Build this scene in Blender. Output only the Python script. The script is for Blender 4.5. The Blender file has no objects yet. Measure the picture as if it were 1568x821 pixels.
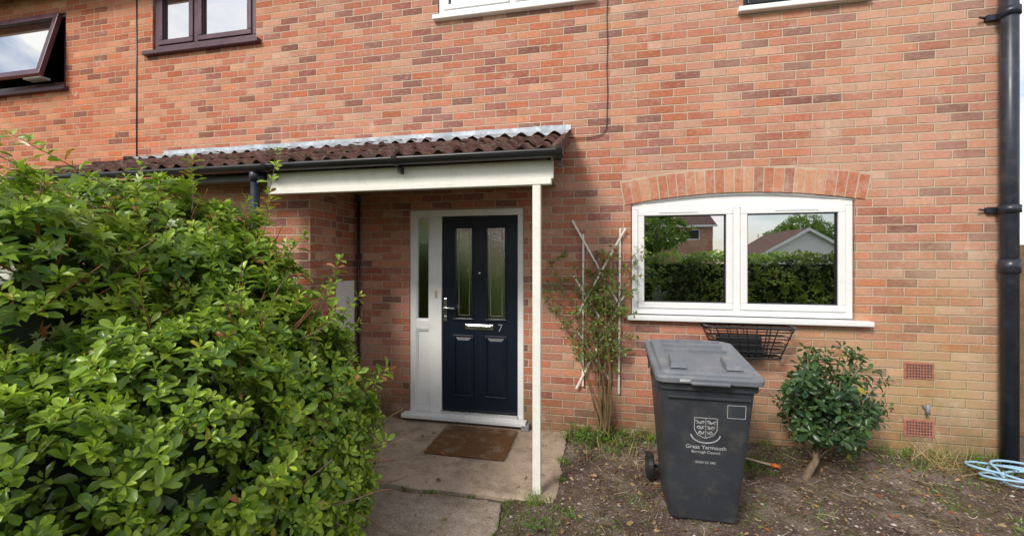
import bpy, bmesh, math, random
import numpy as np
from mathutils import Vector, noise
random.seed(7); rng=np.random.default_rng(7)
sc=bpy.context.scene
sc.view_settings.view_transform='Standard'; sc.view_settings.look='None'; sc.view_settings.exposure=0
COL=sc.collection

# ---------------------------------------------------------------- helpers
def empty(name,parent=None):
    o=bpy.data.objects.new(name,None); COL.objects.link(o)
    if parent: o.parent=parent
    return o
def link(name,me,parent=None):
    o=bpy.data.objects.new(name,me); COL.objects.link(o)
    if parent: o.parent=parent
    return o
class MB:
    def __init__(s): s.v=[]; s.f=[]; s.m=[]; s.sm=[]
    def add(s,vs,fs,mi=0,smooth=False):
        b=len(s.v); s.v+= [tuple(v) for v in vs]
        for f in fs: s.f.append(tuple(b+i for i in f)); s.m.append(mi); s.sm.append(smooth)
    def box(s,x0,x1,y0,y1,z0,z1,mi=0):
        vs=[(x0,y0,z0),(x1,y0,z0),(x1,y1,z0),(x0,y1,z0),(x0,y0,z1),(x1,y0,z1),(x1,y1,z1),(x0,y1,z1)]
        s.add(vs,[(0,3,2,1),(4,5,6,7),(0,1,5,4),(1,2,6,5),(2,3,7,6),(3,0,4,7)],mi)
    def tube(s,pts,r,n=6,mi=0,smooth=True,cap=True):
        pts=[Vector(p) for p in pts]; k=len(pts)
        if not hasattr(r,'__len__'): r=[r]*k
        vs=[];fs=[]; up=None
        for i,p in enumerate(pts):
            t=(pts[min(i+1,k-1)]-pts[max(i-1,0)]).normalized()
            if up is None:
                up=Vector((0,0,1)) if abs(t.z)<.9 else Vector((1,0,0))
            a=t.cross(up)
            if a.length<1e-4: a=t.cross(Vector((0,1,0)))
            a.normalize(); b=a.cross(t).normalized(); up=b
            for j in range(n):
                q=2*math.pi*j/n
                vs.append(p+a*math.cos(q)*r[i]+b*math.sin(q)*r[i])
        for i in range(k-1):
            for j in range(n):
                fs.append((i*n+j,i*n+(j+1)%n,(i+1)*n+(j+1)%n,(i+1)*n+j))
        if cap: fs.append(tuple(range(n-1,-1,-1))); fs.append(tuple((k-1)*n+j for j in range(n)))
        s.add(vs,fs,mi,smooth)
    def obj(s,name,mats,parent=None,bevel=0,recalc=True,seg=2):
        me=bpy.data.meshes.new(name); me.from_pydata(s.v,[],s.f)
        if not isinstance(mats,(list,tuple)): mats=[mats]
        for m in mats: me.materials.append(m)
        me.polygons.foreach_set('material_index',s.m); me.polygons.foreach_set('use_smooth',s.sm)
        if recalc:
            bm=bmesh.new(); bm.from_mesh(me); bmesh.ops.recalc_face_normals(bm,faces=bm.faces); bm.to_mesh(me); bm.free()
        me.update()
        o=link(name,me,parent)
        if bevel:
            md=o.modifiers.new('bev','BEVEL'); md.width=bevel; md.segments=seg; md.limit_method='ANGLE'; md.angle_limit=math.radians(40)
        return o
def box(name,x0,x1,y0,y1,z0,z1,m,parent=None,bevel=0.003):
    b=MB(); b.box(x0,x1,y0,y1,z0,z1); return b.obj(name,m,parent,bevel)

# ---------------------------------------------------------------- materials
class NT:
    def __init__(s,name):
        s.m=bpy.data.materials.new(name); s.m.use_nodes=True; s.t=s.m.node_tree; s.b=s.t.nodes['Principled BSDF']; s.out=s.t.nodes['Material Output']
    def n(s,typ,**k):
        nd=s.t.nodes.new(typ)
        for a,b in k.items(): setattr(nd,a,b)
        return nd
    def l(s,a,b): s.t.links.new(a,b)
    def _in(s,sock,v):
        if isinstance(v,(int,float)): sock.default_value=v
        elif isinstance(v,tuple): sock.default_value=v if len(v)==len(sock.default_value) else (*v,1)
        else: s.l(v,sock)
    def math(s,op,a,b=None,c=None,clamp=False):
        nd=s.n('ShaderNodeMath',operation=op); nd.use_clamp=clamp
        s._in(nd.inputs[0],a)
        if b is not None: s._in(nd.inputs[1],b)
        if c is not None: s._in(nd.inputs[2],c)
        return nd.outputs[0]
    def mix(s,f,a,b,blend='MIX'):
        nd=s.n('ShaderNodeMix',data_type='RGBA',blend_type=blend)
        s._in(nd.inputs[0],f); s._in(nd.inputs[6],a); s._in(nd.inputs[7],b); return nd.outputs[2]
    def mixf(s,f,a,b):
        nd=s.n('ShaderNodeMix',data_type='FLOAT'); s._in(nd.inputs[0],f); s._in(nd.inputs[2],a); s._in(nd.inputs[3],b); return nd.outputs[0]
    def rng(s,v,a,b,c=0.,d=1.,smooth=False):
        nd=s.n('ShaderNodeMapRange'); nd.clamp=True
        if smooth: nd.interpolation_type='SMOOTHSTEP'
        s._in(nd.inputs[0],v); 
        for i,x in enumerate((a,b,c,d)): nd.inputs[i+1].default_value=x
        return nd.outputs[0]
    def pos(s):
        return s.n('ShaderNodeNewGeometry').outputs['Position']
    def noise(s,scale,detail=4,rough=.6,vec=None,dist=0):
        nd=s.n('ShaderNodeTexNoise'); nd.inputs['Scale'].default_value=scale; nd.inputs['Detail'].default_value=min(detail,6); nd.inputs['Roughness'].default_value=rough; nd.inputs['Distortion'].default_value=dist
        s.l(vec if vec is not None else s.pos(),nd.inputs['Vector']); return nd.outputs[0]
    def scalev(s,vec,x,y,z):
        nd=s.n('ShaderNodeVectorMath',operation='MULTIPLY'); s.l(vec,nd.inputs[0]); nd.inputs[1].default_value=(x,y,z); return nd.outputs[0]
    def ramp(s,f,stops,const=False):
        nd=s.n('ShaderNodeValToRGB'); cr=nd.color_ramp
        if const: cr.interpolation='CONSTANT'
        while len(cr.elements)<len(stops): cr.elements.new(.5)
        for e,(p,c) in zip(cr.elements,stops): e.position=p; e.color=(*c,1)
        s.l(f,nd.inputs[0]); return nd.outputs[0]
    def bump(s,h,strength=.5,dist=.005):
        nd=s.n('ShaderNodeBump'); nd.inputs['Strength'].default_value=strength; nd.inputs['Distance'].default_value=dist
        s.l(h,nd.inputs['Height']); s.l(nd.outputs[0],s.b.inputs['Normal'])
    def base(s,c,rough=.5,metal=0.,spec=None):
        s._in(s.b.inputs['Base Color'],c); s._in(s.b.inputs['Roughness'],rough); s.b.inputs['Metallic'].default_value=metal
        if spec is not None: s.b.inputs['Specular IOR Level'].default_value=spec
        return s.m
def simple(name,c,rough=.5,metal=0.,var=.15,scale=6,bump=0,bscale=200,dirt=None):
    n=NT(name); f=n.noise(scale,4)
    c2=tuple(x*(1-var) for x in c); c1=tuple(min(1,x*(1+var)) for x in c)
    col=n.ramp(f,[(.3,c2),(.7,c1)])
    if dirt:
        g=n.rng(n.noise(9,6,.75),.5,.75); col=n.mix(n.math('MULTIPLY',g,dirt[1]),col,dirt[0])
    if bump: n.bump(n.noise(bscale,2),bump,.002)
    rr=n.rng(f,.3,.7,max(0,rough-.07),min(1,rough+.07))
    return n.base(col,rr,metal)

def brick_mat(name,stain=True):
    n=NT(name); P=n.pos(); geo=n.n('ShaderNodeNewGeometry')
    sp=n.n('ShaderNodeSeparateXYZ'); n.l(P,sp.inputs[0]); sn=n.n('ShaderNodeSeparateXYZ'); n.l(geo.outputs['True Normal'],sn.inputs[0])
    side=n.math('GREATER_THAN',n.math('ABSOLUTE',sn.outputs[0]),.6)
    u=n.mixf(side,sp.outputs[0],n.math('ADD',sp.outputs[1],.11))
    wob=n.math('MULTIPLY',n.math('SUBTRACT',n.noise(14,1),.5),.007)
    z=n.math('ADD',sp.outputs[2],wob)
    zr=n.math('DIVIDE',z,.075); row=n.math('FLOOR',zr); fz=n.math('FRACT',zr)
    par=n.math('FLOORED_MODULO',row,2.)
    wr=n.n('ShaderNodeTexWhiteNoise',noise_dimensions='1D'); n.l(row,wr.inputs['W'])
    sh=n.math('MULTIPLY',n.math('SUBTRACT',wr.outputs['Value'],.5),.09)
    uu=n.math('ADD',n.math('ADD',n.math('DIVIDE',u,.225),n.math('MULTIPLY',par,.5)),sh)
    colid=n.math('FLOOR',uu); fu=n.math('FRACT',uu)
    du=n.math('MULTIPLY',n.math('MINIMUM',fu,n.math('SUBTRACT',1.,fu)),.225)
    dz=n.math('MULTIPLY',n.math('MINIMUM',fz,n.math('SUBTRACT',1.,fz)),.075)
    d=n.math('ADD',n.math('MINIMUM',du,dz),n.math('MULTIPLY',n.math('SUBTRACT',n.noise(80,3),.5),.008))
    mask=n.rng(d,.0036,.0076,0,1,True)
    cv=n.n('ShaderNodeCombineXYZ'); n.l(colid,cv.inputs[0]); n.l(row,cv.inputs[1]); n.l(side,cv.inputs[2])
    wn=n.n('ShaderNodeTexWhiteNoise',noise_dimensions='3D'); n.l(cv.outputs[0],wn.inputs['Vector'])
    S=[(0,(.53,.190,.108)),(.16,(.58,.250,.150)),(.32,(.48,.155,.086)),(.45,(.56,.270,.170)),(.58,(.52,.185,.115)),(.72,(.43,.145,.095)),(.83,(.28,.115,.090)),(.90,(.63,.34,.22)),(.96,(.36,.130,.105))]
    c=n.ramp(wn.outputs['Value'],S,True)
    sc2=n.n('ShaderNodeSeparateXYZ'); n.l(wn.outputs['Color'],sc2.inputs[0])
    hv=n.n('ShaderNodeHueSaturation'); n.l(c,hv.inputs['Color']); n.l(n.rng(sc2.outputs[1],0,1,.88,1.12),hv.inputs['Value']); n.l(n.rng(sc2.outputs[2],0,1,.86,1.05),hv.inputs['Saturation'])
    c=hv.outputs[0]
    t1=n.noise(34,5,.75); c=n.mix(n.rng(t1,.35,.68,0,.55),c,n.mix(1.,c,(.62,.53,.50),'MULTIPLY'))
    e1=n.math('MULTIPLY',n.rng(fu,.15,.9),n.rng(sc2.outputs[0],.45,1.,0,.40)); c=n.mix(e1,c,n.mix(1.,c,(.66,.58,.60),'MULTIPLY'))
    str_=n.noise(1,4,.6,n.scalev(P,20,20,100)); c=n.mix(n.rng(str_,.52,.78,0,.6),c,(.72,.47,.33))
    mort=n.mix(n.noise(30,3),(.45,.32,.225),(.66,.52,.39))
    c=n.mix(mask,mort,c)
    big=n.noise(1.1,6,.65); x=sp.outputs[0]; zz=sp.outputs[2]
    right=n.rng(x,-.2,3.2,.08,.50)
    pale=n.math('MULTIPLY',n.rng(big,.38,.62),right)
    c=n.mix(pale,c,(.62,.48,.35))
    left=n.rng(x,-3.0,-6.0,0,.6); c=n.mix(left,c,n.mix(1.,c,(1.06,.78,.58),'MULTIPLY'))
    m1=n.math('MULTIPLY',n.rng(zz,1.9,.6),n.rng(x,.9,2.6)); m1=n.math('MULTIPLY',m1,n.rng(n.noise(1.7,6,.7),.36,.6,.05,.55))
    c=n.mix(m1,c,(.40,.34,.12))
    m2=n.math('MULTIPLY',n.rng(zz,.55,.0),n.rng(n.noise(4,6,.7),.34,.56,.1,.8)); c=n.mix(m2,c,(.13,.125,.06))
    eff=n.rng(n.noise(5,6,.8),.57,.70,0,.45); c=n.mix(eff,c,(.72,.61,.52))
    drk=n.rng(n.noise(3.1,6,.75),.54,.72,0,.38); c=n.mix(drk,c,n.mix(1.,c,(.54,.47,.46),'MULTIPLY'))
    h=n.math('ADD',n.math('MULTIPLY',mask,1.),n.math('MULTIPLY',t1,.45))
    n.bump(h,1.,.007)
    return n.base(c,.88,0,.2)
M={}
M['brick']=brick_mat('brick_wall')
n=NT('arch_brick'); g=n.n('ShaderNodeNewGeometry'); c=n.ramp(g.outputs['Random Per Island'],[(0,(.53,.21,.12)),(.25,(.46,.155,.088)),(.5,(.58,.29,.18)),(.75,(.49,.18,.11)),(.9,(.35,.14,.10))],True)
c=n.mix(n.rng(n.noise(30,6,.7),.4,.75,0,.5),c,(.6,.40,.28)); c=n.mix(n.rng(n.noise(6,6,.8),.5,.7,0,.5),c,(.66,.56,.47)); c=n.mix(n.rng(n.noise(20,5,.7),.5,.7,0,.5),c,n.mix(1.,c,(.5,.45,.42),'MULTIPLY')); n.bump(n.noise(45,5),.8,.005); M['archbrick']=n.base(c,.9,0,.2)
M['mortar']=simple('mortar',(.52,.41,.30),.95,bump=.6,bscale=120)
M['upvc']=simple('white_upvc',(.84,.84,.83),.32,var=.02,dirt=((.60,.59,.54),.2))
M['oldwhite']=simple('weathered_white_paint',(.84,.82,.75),.55,var=.04,dirt=((.60,.56,.42),.5),bump=.3,bscale=60)
n=NT('navy_door_paint'); gr=n.noise(1,5,.7,n.scalev(n.pos(),140,140,9)); n.bump(gr,.5,.002); M['navy']=n.base(n.mix(gr,(.002,.006,.014),(.006,.013,.026)),.38,0,.4)
M['black']=simple('black_plastic',(.018,.018,.020),.38,var=.3)
M['pipe']=simple('black_drainpipe',(.022,.027,.040),.36,var=.3,dirt=((.12,.12,.13),.4))
M['rose']=simple('rosewood_frame',(.075,.024,.040),.35,var=.2)
M['chrome']=simple('polished_metal',(.80,.80,.79),.25,1.,var=.05)
M['lead']=simple('lead_flashing',(.32,.36,.40),.55,var=.4,scale=5,dirt=((.72,.75,.78),.95))
M['dark']=simple('dark_interior',(.05,.048,.045),.9)
M['room']=simple('room_wall',(.16,.145,.13),.9)
M['sky_tint']=simple('room_sky_tint',(.6,.62,.66),.9)  # pale grey-blue room colour imitates sky reflected in the neighbour's panes
M['soffit']=simple('soffit_board',(.30,.27,.22),.8)
M['wood']=simple('fence_wood',(.20,.12,.065),.85,var=.35,scale=14)
M['bark']=simple('bark',(.20,.145,.095),.9,var=.4,scale=30,bump=.8,bscale=90)
M['redtwig']=simple('reddish_twig',(.28,.11,.055),.7,var=.4,scale=9)
M['greentwig']=simple('rose_stem',(.20,.14,.06),.7,var=.4,scale=9)
M['terracotta']=simple('terracotta',(.38,.15,.105),.85,var=.25,scale=30,bump=.4)
M['hose']=simple('blue_hose',(.34,.54,.72),.4,var=.08)
M['orange']=simple('orange_fitting',(.75,.18,.03),.5)
M['beige']=simple('beige_pipe',(.55,.45,.33),.6)
M['grey']=simple('grey_plastic',(.25,.26,.27),.6)
def glass(name,refl,rough,tint=(1,1,1),bump=0):
    n=NT(name); tr=n.n('ShaderNodeBsdfTransparent'); tr.inputs[0].default_value=(*tint,1)
    gl=n.n('ShaderNodeBsdfGlossy'); gl.inputs['Roughness'].default_value=rough; gl.inputs['Color'].default_value=(.93,.95,.97,1)
    lw=n.n('ShaderNodeLayerWeight'); lw.inputs[0].default_value=.35
    f=n.math('MULTIPLY_ADD',lw.outputs['Fresnel'],.6,refl,clamp=True)
    bp=n.n('ShaderNodeBump'); bp.inputs['Strength'].default_value=bump or .06; bp.inputs['Distance'].default_value=.004
    n.l(n.noise(70 if bump else 2.5,2),bp.inputs['Height']); n.l(bp.outputs[0],gl.inputs['Normal'])
    mx=n.n('ShaderNodeMixShader'); n.l(f,mx.inputs[0]); n.l(tr.outputs[0],mx.inputs[1]); n.l(gl.outputs[0],mx.inputs[2]); n.l(mx.outputs[0],n.out.inputs[0])
    return n.m
M['glass']=glass('window_glass',.62,.0,(.8,.85,.85)); M['obscure']=glass('obscure_glass',.5,.06,(.7,.7,.7),.45); 

n=NT('roof_tile'); c=n.ramp(n.noise(7,6,.7),[(.3,(.060,.031,.027)),(.5,(.125,.060,.048)),(.7,(.215,.108,.085))])
c=n.mix(n.rng(n.noise(18,6,.75),.50,.64,0,.7),c,(.26,.22,.175)); c=n.mix(n.rng(n.noise(11,5,.7),.55,.66,0,.85),c,(.045,.045,.03)); n.bump(n.noise(60,6,.7),1.,.010); M['tile']=n.base(c,.92,0,.2)
def concrete(name,a,b,agg):
    n=NT(name); c=n.mix(n.rng(n.noise(2.2,6,.7),.3,.7),a,b)
    v=n.n('ShaderNodeTexVoronoi'); v.inputs['Scale'].default_value=130; n.l(n.pos(),v.inputs['Vector'])
    sx=n.n('ShaderNodeSeparateXYZ'); n.l(v.outputs['Color'],sx.inputs[0])
    c=n.mix(agg,c,n.ramp(sx.outputs[0],[(0,(.14,.115,.09)),(.5,(.34,.285,.23)),(1,(.60,.53,.45))]))
    c=n.mix(n.rng(n.noise(5,6,.8),.47,.64,0,.65),c,(.18,.13,.085)); c=n.mix(n.rng(n.noise(3,6,.8),.55,.66,0,.55),c,(.15,.13,.06)); c=n.mix(n.rng(n.noise(9,6,.8),.56,.68,0,.5),c,(.60,.52,.43))
    n.bump(n.math('ADD',n.noise(150,3),v.outputs['Distance']),.7,.003); return n.base(c,.9,0,.25)
M['conc']=concrete('concrete_porch',(.41,.31,.225),(.55,.43,.325),.18); M['conc2']=concrete('concrete_path',(.31,.245,.195),(.43,.35,.285),.42)
n=NT('soil'); c=n.ramp(n.noise(5,6,.75),[(.3,(.075,.050,.038)),(.5,(.15,.105,.082)),(.7,(.28,.215,.175))])
c=n.mix(n.rng(n.noise(2.4,6,.8,dist=.5),.50,.60,0,.7),c,n.mix(n.noise(30,4),(.06,.065,.02),(.17,.17,.05)))
c=n.mix(n.rng(n.noise(1.3,6,.8),.50,.62,0,.7),c,(.36,.285,.24))
v=n.n('ShaderNodeTexVoronoi'); v.inputs['Scale'].default_value=75; n.l(n.pos(),v.inputs['Vector']); sx=n.n('ShaderNodeSeparateXYZ'); n.l(v.outputs['Color'],sx.inputs[0])
c=n.mix(n.rng(sx.outputs[1],.6,.9,0,.55),c,n.ramp(sx.outputs[0],[(0,(.05,.035,.03)),(.6,(.28,.22,.18)),(1,(.55,.48,.42))]))
n.bump(n.math('ADD',n.noise(45,6,.75),n.math('MULTIPLY',v.outputs['Distance'],.5)),1.,.02); M['soil']=n.base(c,.95,0,.15)
n=NT('lawn_and_earth'); sp=n.n('ShaderNodeSeparateXYZ'); n.l(n.pos(),sp.inputs[0])
gc=n.mix(n.noise(12,6,.8),(.04,.085,.018),(.10,.15,.035)); ec=n.mix(n.noise(8,6,.8),(.09,.065,.045),(.2,.155,.115)); f=n.rng(n.math('ADD',sp.outputs[1],n.noise(2,4)),-4.6,-4.2); n.bump(n.noise(60,4),1.,.02); M['ground']=n.base(n.mix(f,gc,ec),.95)
n=NT('coir_mat'); v=n.noise(220,3); c=n.mix(n.rng(v,.3,.7),(.08,.036,.017),(.30,.155,.072)); c=n.mix(n.rng(n.noise(6,6,.8),.50,.64,0,.7),c,(.36,.31,.24)); n.bump(v,1.,.008); M['coir']=n.base(c,1.,0,.1)
M['binbody']=simple('bin_plastic_dark',(.036,.041,.050),.45,var=.2,bump=.25,bscale=400,dirt=((.14,.13,.11),.45))
M['basin']=simple('planter_plastic',(.015,.015,.016),.5)
M['binlid']=simple('bin_plastic_grey',(.16,.172,.195),.40,var=.15,bump=.25,bscale=400,dirt=((.34,.32,.29),.6))
M['print']=simple('white_print',(.50,.50,.51),.6,dirt=((.15,.15,.15),.8))
def leafmat(name,trans=.3,rough=.31):
    n=NT(name); at=n.n('ShaderNodeAttribute',attribute_name='Col'); g=n.n('ShaderNodeNewGeometry')
    c=n.mix(n.rng(n.noise(60,2),.3,.7,0,.25),at.outputs['Color'],n.mix(1.,at.outputs['Color'],(.6,.62,.5),'MULTIPLY'))
    c=n.mix(n.math('MULTIPLY',g.outputs['Backfacing'],.35),c,(.17,.23,.07))
    n.base(c,rough); tl=n.n('ShaderNodeBsdfTranslucent'); n.l(n.mix(1.,c,(1.3,1.5,.5),'MULTIPLY'),tl.inputs[0])
    mx=n.n('ShaderNodeMixShader'); mx.inputs[0].default_value=trans; n.l(n.b.outputs[0],mx.inputs[1]); n.l(tl.outputs[0],mx.inputs[2]); n.l(mx.outputs[0],n.out.inputs[0]); return n.m
M['leaf']=leafmat('leaf'); M['litter']=leafmat('dead_leaf',.1,.8)
n=NT('stone_bits'); g=n.n('ShaderNodeNewGeometry'); M['stone']=n.base(n.ramp(g.outputs['Random Per Island'],[(0,(.12,.09,.07)),(.4,(.25,.19,.15)),(.8,(.38,.32,.27)),(1,(.6,.55,.5))]),.85)
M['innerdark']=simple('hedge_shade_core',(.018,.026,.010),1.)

# ---------------------------------------------------------------- leaf engine
OV_V=np.array([(0,0,0),(0,.35,.0),(0,.7,.0),(0,1,-.10),(-.27,.28,.06),(-.5,.64,.09),(-.27,.92,-.0),(.27,.28,.06),(.5,.64,.09),(.27,.92,0)],float)
OV_F=[(0,1,4),(0,7,1),(1,2,5,4),(1,7,8,2),(2,3,6,5),(2,8,9,3)]
pts=[]
for a,r in [(-150,.18),(-112,.50),(-84,.25),(-55,.62),(-28,.30),(0,.70),(28,.30),(55,.62),(84,.25),(112,.50),(150,.18)]:
    q=math.radians(a); pts.append((r*math.sin(q),.35+r*math.cos(q)))
LB_V=np.array([(0,.35,.03)]+[(x,y,-.22*(x*x+(y-.35)**2)+(.05 if i%2==0 else 0)) for i,(x,y) in enumerate(pts)]+[(0,0.02,0)],float)
LB_F=[(0,i+1,i) for i in range(1,11)]+[(0,1,12),(0,12,11)]
LN_V=np.array([(-.5,0,0),(.5,0,0),(-.42,.4,.02),(.42,.4,.02),(-.25,.75,-.05),(.25,.75,-.05),(0,1,-.18)],float)
LN_F=[(0,1,3,2),(2,3,5,4),(4,5,6)]
QD_V=np.array([(0,0,0),(-.45,.5,.08),(0,1,-.08),(.45,.5,.08)],float); QD_F=[(0,2,1),(0,3,2)]
def nrm(a): return a/np.maximum(np.linalg.norm(a,axis=-1,keepdims=True),1e-9)
def leaves(name,P,D,N,L,W,C,T,mat,parent=None):
    TV,TF=T; D=nrm(D); X=np.cross(D,N); X=nrm(X+1e-6); Z=np.cross(X,D); n=len(P); k=len(TV)
    curl=rng.uniform(.3,1.9,(n,1,1))
    V=P[:,None]+X[:,None]*TV[None,:,0:1]*W[:,None,None]+D[:,None]*TV[None,:,1:2]*L[:,None,None]+Z[:,None]*TV[None,:,2:3]*L[:,None,None]*curl
    V=V.reshape(-1,3)
    lt=np.array([len(f) for f in TF]); idx=np.concatenate([np.array(f) for f in TF])
    loops=(idx[None]+(np.arange(n)*k)[:,None]).ravel(); tot=np.tile(lt,n); st=np.concatenate([[0],np.cumsum(tot)[:-1]])
    me=bpy.data.meshes.new(name); me.vertices.add(len(V)); me.vertices.foreach_set('co',V.ravel().astype(np.float32))
    me.loops.add(len(loops)); me.loops.foreach_set('vertex_index',loops.astype(np.int32))
    me.polygons.add(len(tot)); me.polygons.foreach_set('loop_start',st.astype(np.int32)); me.polygons.foreach_set('loop_total',tot.astype(np.int32))
    me.polygons.foreach_set('use_smooth',np.ones(len(tot),bool)); me.update(calc_edges=True)
    at=me.color_attributes.new('Col','FLOAT_COLOR','POINT'); cc=np.ones((n,k,4)); cc[:,:,:3]=C[:,None]; at.data.foreach_set('color',cc.ravel().astype(np.float32))
    me.materials.append(mat); return link(name,me,parent)
def rosettes(P,A,k,l0,l1,wr,cols,t0=35,t1=85,odd=.012):
    n=len(P); A=nrm(A); ref=nrm(rng.normal(size=(n,3))); U=nrm(np.cross(A,ref)); V=np.cross(A,U)
    ph=(np.arange(k)[None]*2.4+rng.uniform(0,6.28,(n,1))+rng.uniform(-.3,.3,(n,k)))
    ti=np.radians(np.linspace(t0,t1,k)[None]+rng.uniform(-14,14,(n,k)))
    D=A[:,None]*np.cos(ti)[...,None]+(U[:,None]*np.cos(ph)[...,None]+V[:,None]*np.sin(ph)[...,None])*np.sin(ti)[...,None]
    back=np.linspace(0,.35,k)[None,:,None]*l1
    PP=P[:,None]-A[:,None]*back*1.0+D*.004
    s=rng.uniform(.7,1.2,(n,1)); L=(np.linspace(l0,l1,k)[None]*s*rng.uniform(.85,1.15,(n,k)))
    W=L*wr*rng.uniform(.85,1.15,(n,k))
    NN=np.repeat(A[:,None],k,1)+rng.normal(0,.2,(n,k,3))
    tone=np.clip(np.linspace(-.1,1,k)[None]*.85+rng.uniform(-.25,.35,(n,k))+rng.uniform(-.4,.3,(n,1)),0,1)[...,None]
    C=cols[0]*(1-tone)+cols[1]*tone
    r=rng.random((n,k)); C[r<odd]=np.array((.48,.38,.05)); C[(r>odd)&(r<odd*1.3)]=np.array((.28,.12,.04))
    return [a.reshape(-1,a.shape[-1]) if a.ndim==3 else a.ravel() for a in (PP,D,NN,L,W,C)]
def ell_pts(ells,dens,shell=1.,lump=.12,rej=.86,zmin=.03,freq=3.,gap=-.30):
    out=[];nor=[]
    for i,(c,r) in enumerate(ells):
        c=np.array(c);r=np.array(r); p=1.6; ar=4*math.pi*(((r[0]*r[1])**p+(r[0]*r[2])**p+(r[1]*r[2])**p)/3)**(1/p)
        n=int(ar*dens); d=nrm(rng.normal(size=(n,3)))
        lm=np.array([noise.noise(Vector(tuple(x*freq+i*7.3)))+.5*noise.noise(Vector(tuple(x*freq*2.7+i*3.3))) for x in d])
        P=c+r*d*(shell*(1+lump*lm*1.6+rng.uniform(-.05,.04,n)))[:,None]; Nn=nrm(d/r)
        keep=(P[:,2]>zmin)&(lm+rng.uniform(-.25,.35,n)>gap)
        for j,(c2,r2) in enumerate(ells):
            if j!=i: keep&=(np.linalg.norm((P-np.array(c2))/np.array(r2),axis=1)>rej*shell)
        out.append(P[keep]);nor.append(Nn[keep])
    return np.concatenate(out),np.concatenate(nor)
def cat(*ls): return [np.concatenate(x) for x in zip(*ls)]
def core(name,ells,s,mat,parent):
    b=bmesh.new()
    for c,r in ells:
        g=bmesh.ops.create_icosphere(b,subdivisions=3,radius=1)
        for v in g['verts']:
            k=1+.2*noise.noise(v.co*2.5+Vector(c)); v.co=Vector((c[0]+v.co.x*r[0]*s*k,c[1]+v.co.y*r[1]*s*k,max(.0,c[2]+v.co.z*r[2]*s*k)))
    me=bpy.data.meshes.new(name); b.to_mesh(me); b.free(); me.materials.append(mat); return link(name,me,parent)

# ---------------------------------------------------------------- house
H=empty('brick_house')
def wall_holes(b,x0,x1,z0,z1,y,holes,dep=.10,mi=0):
    xs=sorted({x0,x1,*[h[0] for h in holes],*[h[1] for h in holes]}); zs=sorted({z0,z1,*[h[2] for h in holes],*[h[3] for h in holes]})
    for i in range(len(xs)-1):
        for j in range(len(zs)-1):
            cx=(xs[i]+xs[i+1])/2; cz=(zs[j]+zs[j+1])/2
            if any(h[0]<cx<h[1] and h[2]<cz<h[3] for h in holes): continue
            b.add([(xs[i],y,zs[j]),(xs[i+1],y,zs[j]),(xs[i+1],y,zs[j+1]),(xs[i],y,zs[j+1])],[(0,1,2,3)],mi)
    for a,c,d,e in holes:
        b.add([(a,y,d),(c,y,d),(c,y,e),(a,y,e),(a,y+dep,d),(c,y+dep,d),(c,y+dep,e),(a,y+dep,e)],[(0,4,5,1),(1,5,6,2),(2,6,7,3),(3,7,4,0)],mi)
XR=3.25; XL=-13.0; ZT=5.25
WIN=[(.296,2.133,1.12,2.262),(-1.935,-.7225,.03,2.17),(-1.62,-.06,4.14,5.1),(1.26,2.18,3.86,5.0),(-5.27,-3.81,4.14,5.08),(-8.0,-6.64,3.84,4.80)]
b=MB(); wall_holes(b,XL,XR,-.1,ZT,0,WIN,.12)
b.add([(XR,0,-.1),(XR,8,-.1),(XR,8,ZT),(XR,0,ZT),(XL,0,-.1),(XL,8,-.1),(XL,8,ZT),(XL,0,ZT)],[(0,1,2,3),(1,5,6,2),(5,4,7,6)])
b.add([(XR,0,ZT),(XR,8,ZT),(XR,4,7.4),(XL,0,ZT),(XL,8,ZT),(XL,4,7.4)],[(0,1,2),(3,5,4)])
b.obj('walls',M['brick'],H,recalc=False)
b=MB(); b.add([(XL-.2,-.35,ZT-.08),(XR+.15,-.35,ZT-.08),(XR+.15,4,7.45),(XL-.2,4,7.45),(XL-.2,8.3,ZT-.08),(XR+.15,8.3,ZT-.08)],[(0,1,2,3),(3,2,5,4)]); b.obj('roof',M['tile'],H,recalc=False)
box('eaves_fascia',XL,XR+.1,-.33,-.30,ZT-.25,ZT-.09,M['upvc'],H)
b=MB(); b.box(-5.6,-2.56,-.85,-.003,-.1,2.36); b.box(-2.5599,-2.46,-.85,-.49,-.1,2.36); b.obj('porch_store_walls',M['brick'],H)
b=MB(); b.tube([(-5.505,-.004,2.6),(-5.505,-.004,5.2)],.008); b.obj('movement_joint',M['pipe'],H)
def room(name,x0,x1,z0,z1,y1,m):
    b=MB(); y0=.13
    b.add([(x0,y0,z0),(x1,y0,z0),(x1,y0,z1),(x0,y0,z1),(x0,y1,z0),(x1,y1,z0),(x1,y1,z1),(x0,y1,z1)],[(4,5,6,7),(0,4,7,3),(1,5,6,2),(0,1,5,4),(3,2,6,7)]); b.obj(name,m,H,recalc=False)
room('living_room',-.3,2.9,.2,2.6,3.5,M['room']); room('hall',-2.2,-.5,.0,2.4,2.5,M['dark'])
room('bedroom',-2.0,.2,3.6,5.2,2.5,M['dark']); room('bathroom',1.0,2.5,3.6,5.2,2.,M['dark']); room('neighbour_bedroom',-5.5,-3.6,3.7,5.2,.6,M['sky_tint']); room('neighbour_landing',-8.3,-6.4,3.6,5.2,1.2,M['dark'])
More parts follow.
